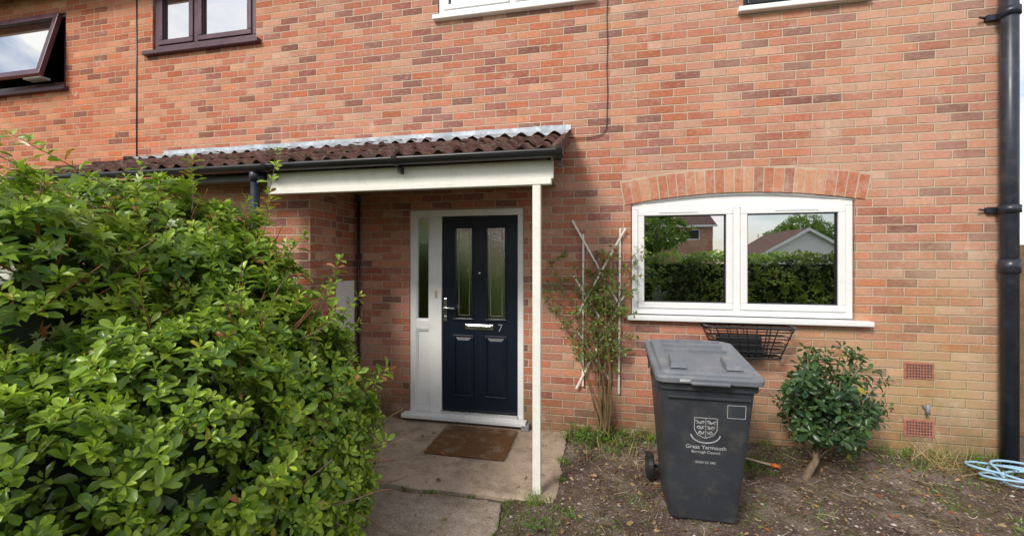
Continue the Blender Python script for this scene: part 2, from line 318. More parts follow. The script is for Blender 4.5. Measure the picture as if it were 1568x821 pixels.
def window(pre,x0,x1,z0,z1,splits,m,parent,y=.03,fr=.055,sash=.05,gm='glass'):
    b=MB(); y1=y+.07
    b.box(x0,x1,y,y1,z0,z0+fr); b.box(x0,x1,y,y1,z1-fr,z1); b.box(x0,x0+fr,y+.0005,y1,z0+fr,z1-fr); b.box(x1-fr,x1,y+.0005,y1,z0+fr,z1-fr)
    for s in splits: b.box(s-.03,s+.03,y+.0005,y1,z0+fr,z1-fr)
    b.obj(pre+'_frame',m,parent,.004)
    ed=[x0+fr]+[q for s in splits for q in (s-.03,s+.03)]+[x1-fr]
    for i in range(0,len(ed),2):
        a,c=ed[i]+.002,ed[i+1]-.002; d,e=z0+fr+.002,z1-fr-.002; b=MB(); ys=y-.014
        b.box(a,c,ys,y1-.01,d,d+sash); b.box(a,c,ys,y1-.01,e-sash,e); b.box(a,a+sash,ys+.0005,y1-.01,d+sash,e-sash); b.box(c-sash,c,ys+.0005,y1-.01,d+sash,e-sash)
        b.obj(pre+'_sash',m,parent,.006)
        gb=MB(); w=.008; A,C,D_,E=a+sash,c-sash,d+sash,e-sash
        gb.box(A,C,y+.006,y+.020,D_,D_+w); gb.box(A,C,y+.006,y+.020,E-w,E); gb.box(A,A+w,y+.006,y+.020,D_+w,E-w); gb.box(C-w,C,y+.006,y+.020,D_+w,E-w); gb.obj(pre+'_gasket',M['black'] if m is M['upvc'] else m,parent)
        gg=MB(); gg.add([(a+sash-.005,y+.024,d+sash-.005),(c-sash+.005,y+.024,d+sash-.005),(c-sash+.005,y+.024,e-sash+.005),(a+sash-.005,y+.024,e-sash+.005)],[(0,1,2,3)]); gg.obj(pre+'_glass',M[gm],parent,recalc=False)
window('living_window',.306,2.123,1.15,2.175,[1.212],M['upvc'],H,y=.02,fr=.055,sash=.055)
box('living_window_sill',.262,2.235,-.075,.085,1.098,1.140,M['upvc'],H,.008)
for a in (.55,1.52): box('trickle_vent',a,a+.34,.000,.006,2.085,2.100,M['upvc'],H,.003)
R=5.31; cz=2.255-R; cx=1.2145
b=MB(); K=24; top=[]; 
for i in range(K+1):
    x=.297+(2.132-.297)*i/K; top.append((x,cz+math.sqrt(R*R-(x-cx)**2)+.004))
vs=[(x,.035,z) for x,z in top]+[(x,.035,2.172) for x,z in top]; b.add(vs,[(K+1+i,K+2+i,i+1,i) for i in range(K)]); b.obj('arched_head_infill',M['upvc'],H,recalc=False)
b=MB(); b.tube([(x,.022,z-.012) for x,z in top],.012,6); b.obj('arched_head_trim',M['upvc'],H)
b=MB(); mb=MB(); Na=25; a0=math.radians(-10.55); a1=math.radians(10.75)
def pa(a,r,y): return (cx+math.sin(a)*r,y,cz+math.cos(a)*r)
for i in range(Na):
    s=a0+(a1-a0)*i/Na+random.uniform(.0006,.0012); e=a0+(a1-a0)*(i+1)/Na-random.uniform(.0006,.0012); ry=random.uniform(-.009,-.005); r0=R+random.uniform(-.001,.002); r1=R+.215+random.uniform(-.007,.006)
    b.add([pa(s,r0,ry),pa(e,r0,ry),pa(e,r1,ry),pa(s,r1,ry),pa(s,r0,.11),pa(e,r0,.11),pa(e,r1,.11),pa(s,r1,.11)],[(0,1,2,3),(0,4,5,1),(1,5,6,2),(2,6,7,3),(3,7,4,0)])
b.obj('soldier_arch_bricks',M['archbrick'],H,.003)
for i in range(30):
    s=a0-.0012+(a1-a0+.0024)*i/30; e=a0-.0012+(a1-a0+.0024)*(i+1)/30
    mb.add([pa(s,R+.001,-.003),pa(e,R+.001,-.003),pa(e,R+.226,-.003),pa(s,R+.226,-.003),pa(s,R+.001,.1),pa(e,R+.001,.1)],[(0,1,2,3),(0,4,5,1)])
mb.obj('arch_mortar',M['mortar'],H,recalc=False)
window('bedroom_window',-1.615,-.065,4.165,5.09,[-.84],M['upvc'],H,y=.02)
box('bedroom_sill',-1.66,-.02,-.06,.08,4.10,4.148,M['upvc'],H,.008)
window('bathroom_window',1.265,2.175,3.895,4.99,[],M['black'],H,y=.04,fr=.04,sash=.04)
box('bathroom_sill',1.21,2.23,-.06,.08,3.835,3.882,M['upvc'],H,.008)
window('neighbour_window',-5.265,-3.815,4.165,5.07,[-4.66],M['rose'],H,y=.02,fr=.065,sash=.06)
box('neighbour_sill',-5.36,-3.74,-.06,.08,4.10,4.148,M['rose'],H,.008)
b=MB(); y=.02; x0,x1,z0,z1=-7.995,-6.645,3.87,4.79; fr=.06
b.box(x0,x1,y,y+.07,z0,z0+fr); b.box(x0,x1,y,y+.07,z1-fr,z1); b.box(x0,x0+fr,y+.0005,y+.07,z0+fr,z1-fr); b.box(x1-fr,x1,y+.0005,y+.07,z0+fr,z1-fr); b.obj('open_window_frame',M['rose'],H,.004)
box('open_window_sill',-8.05,-6.59,-.06,.08,3.80,3.852,M['rose'],H,.008)
sh=empty('open_sash',H); sh.location=(0,.0,4.77); sh.rotation_euler=(math.radians(-13),0,0)
def lb(nm,*a,m=M['rose']): o=box(nm,*a,m,sh,.004); return o
lb('sash_top',-7.96,-6.68,-.05,-.0,-.07,0); lb('sash_bottom',-7.96,-6.68,-.05,-.0,-.88,-.81); lb('sash_l',-7.96,-7.89,-.0495,-.0005,-.81,-.07); lb('sash_r',-6.75,-6.68,-.0495,-.0005,-.81,-.07)
g=MB(); g.add([(-7.89,-.03,-.81),(-6.75,-.03,-.81),(-6.75,-.03,-.07),(-7.89,-.03,-.07)],[(0,1,2,3)]); g.obj('sash_glass',M['glass'],sh,recalc=False)
box('window_stay',-7.2,-6.9,-.10,.0,3.95,3.975,M['upvc'],H,.003)

# ---- door set
D=empty('front_door',H)
b=MB(); U=M['upvc']
def fb(*a): b.box(*a)
fx0,fx1=-1.932,-.726
fb(fx0,fx1,.01,.085,2.10,2.167); fb(fx0,fx0+.065,.0105,.085,.08,2.10); fb(fx1-.06,fx1,.0105,.085,.08,2.10); fb(-1.72,-1.585,.0105,.085,.08,2.10)
fb(fx0+.065,-1.72,.0110,.085,.08,.15); fb(fx0+.065,-1.72,.0110,.085,.93,1.03)
b.obj('door_frame',U,D,.005)
box('sidelight_panel',fx0+.066,-1.721,.035,.05,.151,.929,U,D,.004)
g=MB(); g.add([(fx0+.06,.04,1.03),(-1.715,.04,1.03),(-1.715,.04,2.10),(fx0+.06,.04,2.10)],[(0,1,2,3)]); g.obj('sidelight_glass',M['obscure'],D,recalc=False)
b=MB(); A,C,D_,E=fx0+.066,-1.721,1.031,2.099; w=.012
for q in ((A,C,D_,D_+w),(A,C,E-w,E),(A,A+w,D_+w,E-w),(C-w,C,D_+w,E-w)): b.box(q[0],q[1],.02,.038,q[2],q[3])
A,C,D_,E=fx0+.066,-1.721,.151,.929
for q in ((A,C,D_,D_+w),(A,C,E-w,E),(A,A+w,D_+w,E-w),(C-w,C,D_+w,E-w)): b.box(q[0],q[1],.02,.034,q[2],q[3])
b.obj('sidelight_bead',U,D,.002)
box('door_sill',-1.99,-.69,-.09,.08,.035,.078,U,D,.008)
box('threshold',-1.585,-.786,-.012,.05,.0785,.112,M['chrome'],D,.004)
lx0,lx1,lz0,lz1=-1.578,-.793,.115,2.095
gl=[(-1.437,-1.262,1.055,1.975),(-1.102,-.918,1.055,1.975)]
b=MB(); wall_holes(b,lx0,lx1,lz0,lz1,.022,gl,.03); b.add([(lx0,.022,lz0),(lx0,.022,lz1),(lx0,.06,lz1),(lx0,.06,lz0),(lx1,.022,lz0),(lx1,.022,lz1),(lx1,.06,lz1),(lx1,.06,lz0)],[(0,1,2,3),(4,5,6,7)]); b.obj('door_leaf',M['navy'],D,recalc=False)
for (a,c,d,e) in gl:
    b=MB(); w=.022
    for q in ((a-w,c+w,d-w,d),(a-w,c+w,e,e+w),(a-w,a,d,e),(c,c+w,d,e)): b.box(q[0],q[1],.010,.024,q[2],q[3])
    b.obj('glazing_bead',M['navy'],D,.005)
    g=MB(); g.add([(a,.038,d),(c,.038,d),(c,.038,e),(a,.038,e)],[(0,1,2,3)]); g.obj('door_glass',M['obscure'],D,recalc=False)
    b=MB(); t=.03
    for q in ((a+t,c-t,d+t,d+t+.004),(a+t,c-t,e-t-.004,e-t),(a+t,a+t+.004,d+t+.004,e-t-.004),(c-t-.004,c-t,d+t+.004,e-t-.004)): b.box(q[0],q[1],.0355,.0375,q[2],q[3])
    b.obj('lead_strip',M['grey'],D)
for (a,c) in ((-1.44,-1.26),(-1.105,-.915)):
    b=MB(); d,e=.28,.87; w=.018
    for q in ((a-w,c+w,d-w,d),(a-w,c+w,e,e+w),(a-w,a,d,e),(c,c+w,d,e)): b.box(q[0],q[1],.009,.024,q[2],q[3])
    i=.035; b.add([(a,.0215,d),(c,.0215,d),(c,.0215,e),(a,.0215,e),(a+i,.008,d+i),(c-i,.008,d+i),(c-i,.008,e-i),(a+i,.008,e-i)],[(4,5,6,7),(0,1,5,4),(1,2,6,5),(2,3,7,6),(3,0,4,7)])
    b.obj('raised_panel',M['navy'],D,.004)
box('letter_plate',-1.33,-1.035,.008,.0215,.945,1.0,M['chrome'],D,.004); box('letter_flap',-1.305,-1.06,.002,.009,.958,.988,M['chrome'],D,.003)
box('handle_plate',-1.562,-1.527,.010,.0215,1.02,1.26,M['chrome'],D,.005)
b=MB(); b.tube([(-1.545,.012,1.165),(-1.545,-.035,1.165),(-1.535,-.042,1.165),(-1.43,-.04,1.162)],.009,8); b.tube([(-1.545,.011,1.07),(-1.545,.003,1.07)],.014,12); b.obj('lever_handle',M['chrome'],D)
b=MB(); b.tube([(-1.182,.022,1.52),(-1.182,.012,1.52)],.013,14); b.obj('door_viewer',M['chrome'],D)
def text(name,s,loc,size,m,parent,ext=.0008,rot=(math.pi/2,0,0)):
    cu=bpy.data.curves.new(name,'FONT'); cu.body=s; cu.size=size; cu.extrude=ext; cu.align_x='CENTER'
    o=bpy.data.objects.new(name,cu); COL.objects.link(o); o.location=loc; o.rotation_euler=rot; cu.materials.append(m); o.parent=parent; return o
text('number_seven','7',(-.965,.018,.935),.105,M['grey'],D,.003)
box('lock_plate',-1.655,-1.63,.002,.0105,1.26,1.34,M['beige'],D,.003)
box('drain_block',-.735,-.66,-.09,-.01,.0,.055,M['grey'],H,.005)

# ---- canopy
CP=empty('canopy',H)
cx0,cx1=-5.35,-.28; yb,zb_,yf,zf=0,2.845,-1.20,2.385
b=MB(); per=.152; nx=int((cx1-cx0)/per*12); ncourse=4
def prof(x):
    f=(x/per)%1.0; return .046*(0.5-0.5*math.cos(2*math.pi*f))**1.2
sl=math.atan2(zb_-zf,yb-yf); dl=math.hypot(zb_-zf,yb-yf)
nxv=-math.sin(sl); nzv=math.cos(sl)
xs=[cx0+(cx1-cx0)*i/nx for i in range(nx+1)]
for ci in range(ncourse):
    s0=ci*dl/ncourse; s1=(ci+1)*dl/ncourse+.05; vs=[]
    for x in xs:
        ti=math.floor(x/(per*2)); random.seed(ti*31+ci*7); jl=random.uniform(-.020,.020); jh=random.uniform(-.006,.014)
        if abs((x/(per*2))%1)<.05: jh-=.014
        for s_,lift in ((s0+jl,.036+jh),(s1,.0)):
            h=prof(x)+lift; vs.append((x,yf+math.cos(sl)*s_+nxv*h,zf+math.sin(sl)*s_+nzv*h))
        h=prof(x)+.036+jh-.024; vs.append((x,yf+math.cos(sl)*(s0+jl)+nxv*h,zf+math.sin(sl)*(s0+jl)+nzv*h))
        h=prof(x)-.018; vs.append((x,yf+math.cos(sl)*(s0+.2)+nxv*h,zf+math.sin(sl)*(s0+.2)+nzv*h))
    fs=[]
    for i in range(nx):
        a=i*4; c=a+4; fs+= [(a,c,c+1,a+1),(a+2,c+2,c,a),(a+3,c+3,c+2,a+2)]
    b.add(vs,fs,0,False)
    e=nx*4; 
    for q in (0,e): b.add([vs[q],vs[q+1],vs[q+3],vs[q+2]],[(0,1,2,3)])
b.obj('canopy_tiles',M['tile'],CP,recalc=False); random.seed(11)
b=MB()
for t in range(14):
    s_=dl*t/14; b.box(cx1-.03,cx1+.012,yf+math.cos(sl)*s_,yf+math.cos(sl)*(s_+dl/14)+.01,zf+math.sin(sl)*s_-.03,zf+math.sin(sl)*(s_+dl/14)+.035)
b.obj('verge',M['tile'],CP,.006)
b=MB(); nf=400
for i in range(nf+1):
    x=-5.1+(cx1+.02+5.1)*i/nf; up=2.955+.008*noise.noise(Vector((x*3,0,0))); w=.05*noise.noise(Vector((x*4,5,0)))
    k=.36+w; wv=.5+.5*math.cos(2*math.pi*x/per+math.pi); rag=.008*noise.noise(Vector((x*30,2,0)))
    row=[(x,-.008,up),(x,-.012,2.905)]
    for q,lf in ((.30,.062+.006*wv),(.65,.056+.018*wv),(1.,.044+.036*wv+rag)):
        row.append((x,-.012-math.cos(sl)*k*q+nxv*lf,2.845-math.sin(sl)*k*q+nzv*lf))
    b.v+=row
b.f=[(i*5+j,(i+1)*5+j,(i+1)*5+j+1,i*5+j+1) for i in range(nf) for j in range(4)]; b.m=[0]*len(b.f); b.sm=[True]*len(b.f)
b.obj('lead_flashing',M['lead'],CP,recalc=False)
W=M['oldwhite']
box('fascia',-2.64,-.31,-1.135,-1.110,2.225,2.355,W,CP,.004); box('fascia_lower_board',-2.64,-.325,-1.145,-1.09,2.185,2.224,W,CP,.004)
box('store_fascia',-5.3,-2.642,-1.134,-1.11,2.30,2.36,M['black'],CP)
b=MB(); b.add([(-.335,-1.069,2.363),(-.335,-.003,2.70),(-.335,-.003,2.80),(-.335,-1.069,2.40),(-.36,-1.069,2.363),(-.36,-.003,2.70),(-.36,-.003,2.80),(-.36,-1.069,2.40)],[(0,1,2,3),(4,7,6,5),(0,4,5,1)]); b.obj('side_bargeboard',M['black'],CP)
box('soffit',-5.3,-.40,-1.069,-.003,2.362,2.375,M['soffit'],CP)
box('store_soffit',-5.3,-2.642,-1.109,-.851,2.345,2.36,M['soffit'],CP)
b=MB(); gx0,gx1=-5.35,-.235; gy,gz,gr=-1.225,2.402,.052; ns=10; vs=[]
for x in (gx0,gx1):
    for j in range(ns+1):
        q=math.pi+math.pi*j/ns; vs.append((x,gy+gr*math.cos(q),gz+gr*math.sin(q)))
    for j in range(ns+1):
        q=math.pi+math.pi*(ns-j)/ns; vs.append((x,gy+(gr-.004)*math.cos(q),gz+(gr-.004)*math.sin(q)))
k=2*(ns+1); b.add(vs,[(j,(j+1)%k,k+(j+1)%k,k+j) for j in range(k)],0,True)
for x in (gx0,gx1): b.add([(x,gy+gr*math.cos(math.pi+math.pi*j/ns),gz+gr*math.sin(math.pi+math.pi*j/ns)) for j in range(ns+1)],[tuple(range(ns+1))])
for x in (-1.45,-2.55,-3.9,-.26):
    q=[(x-.02 if t==0 else x+.02,gy+(gr+.006)*math.cos(math.pi+math.pi*j/ns),gz+(gr+.006)*math.sin(math.pi+math.pi*j/ns)) for t in (0,1) for j in range(ns+1)]
    b.add(q,[(j,j+1,ns+2+j,ns+1+j) for j in range(ns)],0,True)
    b.box(x-.012,x+.012,-1.19,-1.137,2.30,2.345)
b.obj('gutter',M['black'],CP,recalc=False)
b=MB(); b.tube([(-2.69,-1.205,2.37),(-2.69,-1.205,.02)],.034,12); b.tube([(-2.69,-1.205,2.37),(-2.69,-1.205,2.28)],.042,12); b.obj('canopy_downpipe',M['pipe'],CP)
b=MB(); b.tube([(-2.50,-.035,.3),(-2.50,-.035,2.28)],.016,10); b.tube([(-2.50,-.035,2.27),(-2.50,-.035,2.33)],.022,10); b.tube([(-2.50,-.035,1.18),(-2.46,-.035,1.18)],.01,8); b.obj('waste_pipe',M['pipe'],H)
b=MB(); b.box(-.458,-.400,-1.140,-1.092,.0,2.185); b.obj('porch_post',W,CP,.005)
b=MB(); b.box(-2.5595,-2.505,-.47,-.10,.62,1.44); b.obj('meter_box',M['upvc'],H,.01)
b=MB(); XP=3.135; b.tube([(XP,-.085,.02),(XP,-.085,5.1)],.052,20); 
for z in (2.05,3.58): b.tube([(XP,-.085,z-.03),(XP,-.085,z+.03)],.064,20); b.box(XP-.1,XP+.1,-.035,-.002,z-.022,z+.022); b.tube([(XP-.11,-.02,z),(XP-.16,-.04,z+.005)],.008,6)
b.tube([(XP,-.085,1.55),(XP,-.085,1.66)],.061,20)
b.obj('rainwater_downpipe',M['pipe'],H)
b=MB(); pts=[(.08+.004*math.sin(i*1.7),-.012,5.2-i*(5.2-2.95)/18) for i in range(19)]+[(.07,-.014,2.885),(.03,-.014,2.84),(-.06,-.014,2.815),(-.2,-.016,2.815),(-.30,-.016,2.83)]
b.tube(pts,.0042,6); b.obj('wall_cable',M['black'],H)
for z in (.672,.20):
    b=MB(); b.box(2.482,2.694,-.006,.02,z,z+.135); b.obj('air_brick',M['terracotta'],H,.002)
    b=MB()
    for i in range(9):
        for j in range(5):
            xx=2.498+i*.0208; zz=z+.014+j*.0235; b.add([(xx,-.0085,zz),(xx+.012,-.0085,zz),(xx+.012,-.0085,zz+.013),(xx,-.0085,zz+.013)],[(0,1,2,3)])
    b.obj('air_brick_holes',M['dark'],H,recalc=False)
b=MB(); b.tube([(2.62,0,.45),(2.62,-.05,.445)],.012,8); b.tube([(2.62,-.05,.48),(2.62,-.05,.40)],.014,8); b.obj('overflow_stub',M['grey'],H)
b=MB(); b.tube([(.56,.19,1.20),(.56,.19,1.26),(.56,.19,1.33),(.565,.19,1.38),(.575,.19,1.41)],[.045,.06,.05,.022,.016],10); b.tube([(.60,.19,1.30),(.66,.19,1.36)],[.035,.008],8); b.obj('bird_ornament',M['upvc'],H)
box('inner_sill',.30,2.13,.10,.32,1.155,1.198,M['upvc'],H)

# ---------------------------------------------------------------- ground
b=MB(); b.add([(-90,-90,-.06),(90,-90,-.06),(90,90,-.06),(-90,90,-.06)],[(0,1,2,3)]); b.obj('ground',M['ground'],recalc=False)
def soilz(x,y):
    z=-.018+.026*noise.noise(Vector((x*1.6,y*1.6,0)))+.020*noise.noise(Vector((x*6,y*6,3)))+.012*noise.noise(Vector((x*22,y*22,8)))
    z+=.045*min(1,max(0,(x-.3)/2.5))
    if x<-.25: z=min(z,-.012) if not(y<-1.25 and x>-.6) else z
    if x<-.6: z=-.03
    z+=.03*max(0,1-abs(y)/.25)*(x>-.2)
    return z
nx,ny=260,170; X0,X1,Y0,Y1=-.9,6.5,-4.6,.0
b=MB(); vs=[]
for j in range(ny+1):
    for i in range(nx+1):
        x=X0+(X1-X0)*i/nx; y=Y0+(Y1-Y0)*j/ny; vs.append((x,y,soilz(x,y)))
b.add(vs,[(j*(nx+1)+i,j*(nx+1)+i+1,(j+1)*(nx+1)+i+1,(j+1)*(nx+1)+i) for j in range(ny) for i in range(nx)],0,True); b.obj('soil_bed',M['soil'],recalc=False)
PT=empty('concrete_path')
def slab(name,x0,x1,y0,y1,m,top=0.,tilt=0.):
    b=MB(); n1,n2=60,44; g=[]
    for j in range(n2+1):
        for i in range(n1+1):
            x=x0+(x1-x0)*i/n1; y=y0+(y1-y0)*j/n2
            ex=.030*noise.noise(Vector((x*5,y*5,1)))+.016*noise.noise(Vector((x*20,y*20,1))) if i in(0,n1) else 0; ey=.022*noise.noise(Vector((x*5,y*5,2)))+.012*noise.noise(Vector((x*20,y*20,1))) if j in (0,n2) else 0
            edge=(i in (0,n1)) or (j in (0,n2)); g.append((x+ex,y+ey,top+tilt*(x-x0)+.006*noise.noise(Vector((x*2,y*2,4)))-(.010 if edge else 0)))
    fs=[(j*(n1+1)+i,j*(n1+1)+i+1,(j+1)*(n1+1)+i+1,(j+1)*(n1+1)+i) for j in range(n2) for i in range(n1)]
    b.add(g,fs,0,True)
    ring=[i for i in range(n1+1)]+[j*(n1+1)+n1 for j in range(1,n2+1)]+[n2*(n1+1)+i for i in range(n1-1,-1,-1)]+[j*(n1+1) for j in range(n2-1,0,-1)]
    lo=[(g[i][0],g[i][1],-.07) for i in ring]; hi=[g[i] for i in ring]; k=len(ring)
    b.add(hi+lo,[(i,k+i,k+(i+1)%k,(i+1)%k) for i in range(k)]); b.obj(name,m,PT,recalc=False)
slab('porch_slab',-2.455,-.30,-1.205,-.002,M['conc'])
slab('path_slab',-1.62,-.635,-2.35,-1.25,M['conc2'],-.010,.004); slab('path_slab_near',-1.62,-.635,-3.5,-2.375,M['conc2'],-.006); slab('path_slab_far',-1.62,-.635,-5.2,-3.512,M['conc2'],-.006)
b=MB(); b.box(-1.46,-.76,-.72,-.13,.004,.022); o=b.obj('door_mat',M['coir'],None,.006); 
P=np.column_stack([rng.uniform(-1.47,-.75,7000),rng.uniform(-.73,-.12,7000),np.full(7000,.018)]); Dd=rng.normal(size=(7000,3))*.5+np.array((0,0,1))
ct=rng.random((7000,1)); leaves('mat_fibres',P,Dd,rng.normal(size=(7000,3)),rng.uniform(.008,.018,7000),np.full(7000,.002),np.array((.09,.045,.022))*(1-ct)+np.array((.33,.19,.09))*ct,(LN_V,LN_F),M['litter'],o)
b=MB()
ico=[(0,0,1),(.9,0,.3),(.28,.85,.3),(-.72,.53,.3),(-.72,-.53,.3),(.28,-.85,.3),(0,0,-.6)]
for i in range(5200):
    x=random.uniform(-.6,4.6); y=-abs(random.random())**.8*3.2-.03
    if x<-.28 and y>-1.25: continue
    r=random.choice((.003,.003,.004,.005,.007,.010,.015))*random.uniform(.7,1.3); a=random.uniform(0,6.28); z=soilz(x,y)
    v=[(x+r*(p[0]*math.cos(a)-p[1]*math.sin(a))*random.uniform(.7,1.3),y+r*(p[0]*math.sin(a)+p[1]*math.cos(a))*random.uniform(.7,1.2),z+r*p[2]*.7) for p in ico]
    b.add(v,[(0,1,2),(0,2,3),(0,3,4),(0,4,5),(0,5,1),(6,2,1),(6,3,2),(6,4,3),(6,5,4),(6,1,5)])
b.obj('gravel',M['stone'],recalc=False)
b=MB()
for i in range(620):
    x=random.uniform(-.2,3.6); y=-random.random()**1.3*2.6-.05; z=soilz(x,y)+.008; a=random.uniform(0,6.28); L=random.uniform(.03,.17)
    q=[(x+math.cos(a)*L*t+random.uniform(-.006,.006),y+math.sin(a)*L*t+random.uniform(-.006,.006),z+random.uniform(0,.018)) for t in (0,.33,.66,1)]
    if min(p[0] for p in q)<-.3 or max(p[1] for p in q)>-.01: continue
    b.tube(q,random.uniform(.0008,.0024),4,mi=random.choice((0,0,0,1)))
b.obj('twigs',[M['bark'],M['beige']],recalc=False)
def ground_leaves(n):
    x=rng.uniform(-.25,3.8,n); y=-rng.random(n)**1.7*2.3-.04; z=np.array([soilz(a,c)+.010 for a,c in zip(x,y)])
    return np.column_stack([x,y,z])
P=ground_leaves(3200); q=140; P=np.concatenate([P,np.column_stack([rng.uniform(-2,-.4,q),rng.uniform(-2.2,-.05,q),np.full(q,.008)])]); n_=len(P); ct=rng.random((n_,1)); C=np.array((.11,.06,.03))*(1-ct)+np.array((.44,.30,.15))*ct; C[::11]=(.36,.10,.04); C[::13]=(.14,.20,.04)
L=rng.uniform(.008,.060,n_)*rng.uniform(.5,1,n_); leaves('leaf_litter',P,rng.normal(size=(n_,3))*(1,1,.2),np.array((0,0,1))+rng.normal(size=(n_,3))*.45,L,L*.5,C,(OV_V,OV_F),M['litter'])
def tuft(cx_,cy_,n,r,h,ga,gb):
    q=rng.normal(size=(n,2))*r; P=np.column_stack([cx_+q[:,0],np.minimum(cy_+q[:,1],-.01),np.zeros(n)]); P[:,2]=[soilz(a,c) for a,c in P[:,:2]]
    t=rng.random((n,1)); return [P,rng.normal(size=(n,3))*(.45,.45,.0)+np.array((0,0,.9)),rng.normal(size=(n,3)),rng.uniform(.4,1,n)*h,rng.uniform(.003,.006,n),np.array(ga)*(1-t)+np.array(gb)*t]
G=[];ga,gb=(.08,.17,.025),(.26,.38,.07)
for (a,c,n_,r,h) in [(-.42,-1.22,90,.05,.11),(-.18,-.08,160,.10,.19),(.0,-.2,140,.12,.14),(.2,-.12,120,.12,.13),(.42,-.08,60,.08,.12),(.95,-.10,60,.1,.10),(1.15,-.35,110,.06,.12),(1.3,-.3,50,.05,.08),(2.1,-.08,70,.2,.09),(2.35,-.15,60,.1,.14),(2.9,-.1,90,.12,.14),(-.27,-1.35,100,.08,.06),(-.35,-1.8,150,.10,.05),(-.5,-1.4,120,.10,.05),(1.0,-1.0,60,.10,.05),(-.28,-.6,60,.03,.09),(-.27,-.9,40,.02,.06),(.1,-1.3,60,.15,.04)]: G.append(tuft(a,c,n_,r,h,ga,gb))
for i in range(16): G.append(tuft(-.62+random.uniform(-.01,.02),-1.3-.1*i,random.randint(8,26),.02,.06,ga,gb))
for i in range(16): G.append(tuft(random.uniform(-1.6,-.4),-1.228,random.randint(4,18),.014,.04,ga,gb))
for i in range(22): G.append(tuft(random.uniform(0,3.2),random.uniform(-1.6,-.1),random.randint(10,40),.05,.06,ga,gb))
for i in range(14): G.append(tuft(random.uniform(-.2,3.1),-.03,random.randint(8,34),.03,.10,ga,gb))
G=cat(*G); leaves('grass_weeds',*G,(LN_V,LN_F),M['leaf'])
G=cat(tuft(2.62,-.15,170,.07,.26,(.40,.28,.12),(.58,.44,.23)),tuft(2.78,-.2,80,.1,.16,(.2,.1,.05),(.4,.28,.14)),tuft(.15,-.45,50,.1,.14,(.40,.28,.12),(.58,.44,.23)),tuft(.1,-.15,60,.12,.2,(.40,.28,.12),(.58,.44,.23))); G[1][:,:2]*=1.9; leaves('dead_plant',*G,(LN_V,LN_F),M['litter'])
P=[];
for (a,c,n_,r) in [(-.1,-.15,36,.1),(.12,-.22,30,.12),(.33,-.12,20,.1),(1.12,-.38,14,.06),(2.9,-.2,20,.1),(-.3,-1.5,10,.1),(2.2,-.1,10,.2),(1.0,-.08,10,.1),(2.5,-.08,10,.2)]:
    q=rng.normal(size=(n_,2))*r; P.append(np.column_stack([a+q[:,0],np.minimum(c+q[:,1],-.03),rng.uniform(.02,.10,n_)]))
P=np.concatenate(P); R_=rosettes(P,np.array((0,0,1))+rng.normal(size=P.shape)*.3,4,.02,.045,.5,(np.array((.18,.33,.06)),np.array((.08,.17,.03)))); leaves('broadleaf_weeds',*R_,(OV_V,OV_F),M['leaf'])

# ---------------------------------------------------------------- wheelie bin
B=empty('wheelie_bin')
def rr(xc,hw,y0,y1,z,r,n=5,zs=0.):
    out=[]
    for (sx,sy,a0_) in ((1,1,0),(-1,1,90),(-1,-1,180),(1,-1,270)):
        cxx=xc+sx*(hw-r); cyy=(y1-r) if sy>0 else (y0+r)
        for i in range(n+1):
            q=math.radians(a0_+90*i/n); x=cxx+r*math.cos(q); y_=cyy+r*math.sin(q); out.append((x,y_,z+zs*(y_-y0)))
    return out
def loft(b,rings,mi=0,capb=True,capt=True):
    k=len(rings[0]); vs=[p for r in rings for p in r]; fs=[(i*k+j,i*k+(j+1)%k,(i+1)*k+(j+1)%k,(i+1)*k+j) for i in range(len(rings)-1) for j in range(k)]
    if capb: fs.append(tuple(range(k-1,-1,-1)))
    if capt: fs.append(tuple((len(rings)-1)*k+j for j in range(k)))
    b.add(vs,fs,mi,False)
xc=.648
b=MB()
loft(b,[rr(xc,.195,-1.215,-.84,.0,.03),rr(xc,.205,-1.232,-.83,.02,.035),rr(xc,.213,-1.243,-.79,.12,.035),rr(xc,.270,-1.335,-.735,.84,.045,zs=.06),rr(xc,.272,-1.338,-.733,.855,.045,zs=.09)])
loft(b,[rr(xc,.273,-1.340,-.732,.855,.045,zs=.09),rr(xc,.290,-1.356,-.715,.865,.05,zs=.09),rr(xc,.292,-1.358,-.712,.918,.05,zs=.10),rr(xc,.280,-1.350,-.72,.926,.05,zs=.10)])
b.obj('bin_body',M['binbody'],B,.004)
b=MB()
for i in range(4): y_=-1.25+i*.15; b.box(xc-.287,xc-.274,y_,y_+.008,.80+(y_+1.34)*.09,.866+(y_+1.34)*.09)
b.box(xc-.235,xc+.235,-1.352,-1.335,.813,.828)
b.obj('rim_ribs',M['binbody'],B,.002)
b=MB(); y0,y1=-1.395,-.70; zl=.934; s_=.125
loft(b,[rr(xc,.305,y0,y1,zl-.018,.045,zs=s_),rr(xc,.309,y0-.003,y1,zl+.012,.045,zs=s_),rr(xc,.300,y0+.006,y1-.005,zl+.024,.045,zs=s_),rr(xc,.272,y0+.045,y1-.035,zl+.026,.04,zs=s_),rr(xc,.262,y0+.055,y1-.045,zl+.042,.04,zs=s_+.01),rr(xc,.235,y0+.10,y1-.09,zl+.050,.05,zs=s_+.012)])
o=b.obj('bin_lid',M['binlid'],B,.003)
b=MB()
def lz(y_): return zl+.050+(y_-y0)*(s_+.005)
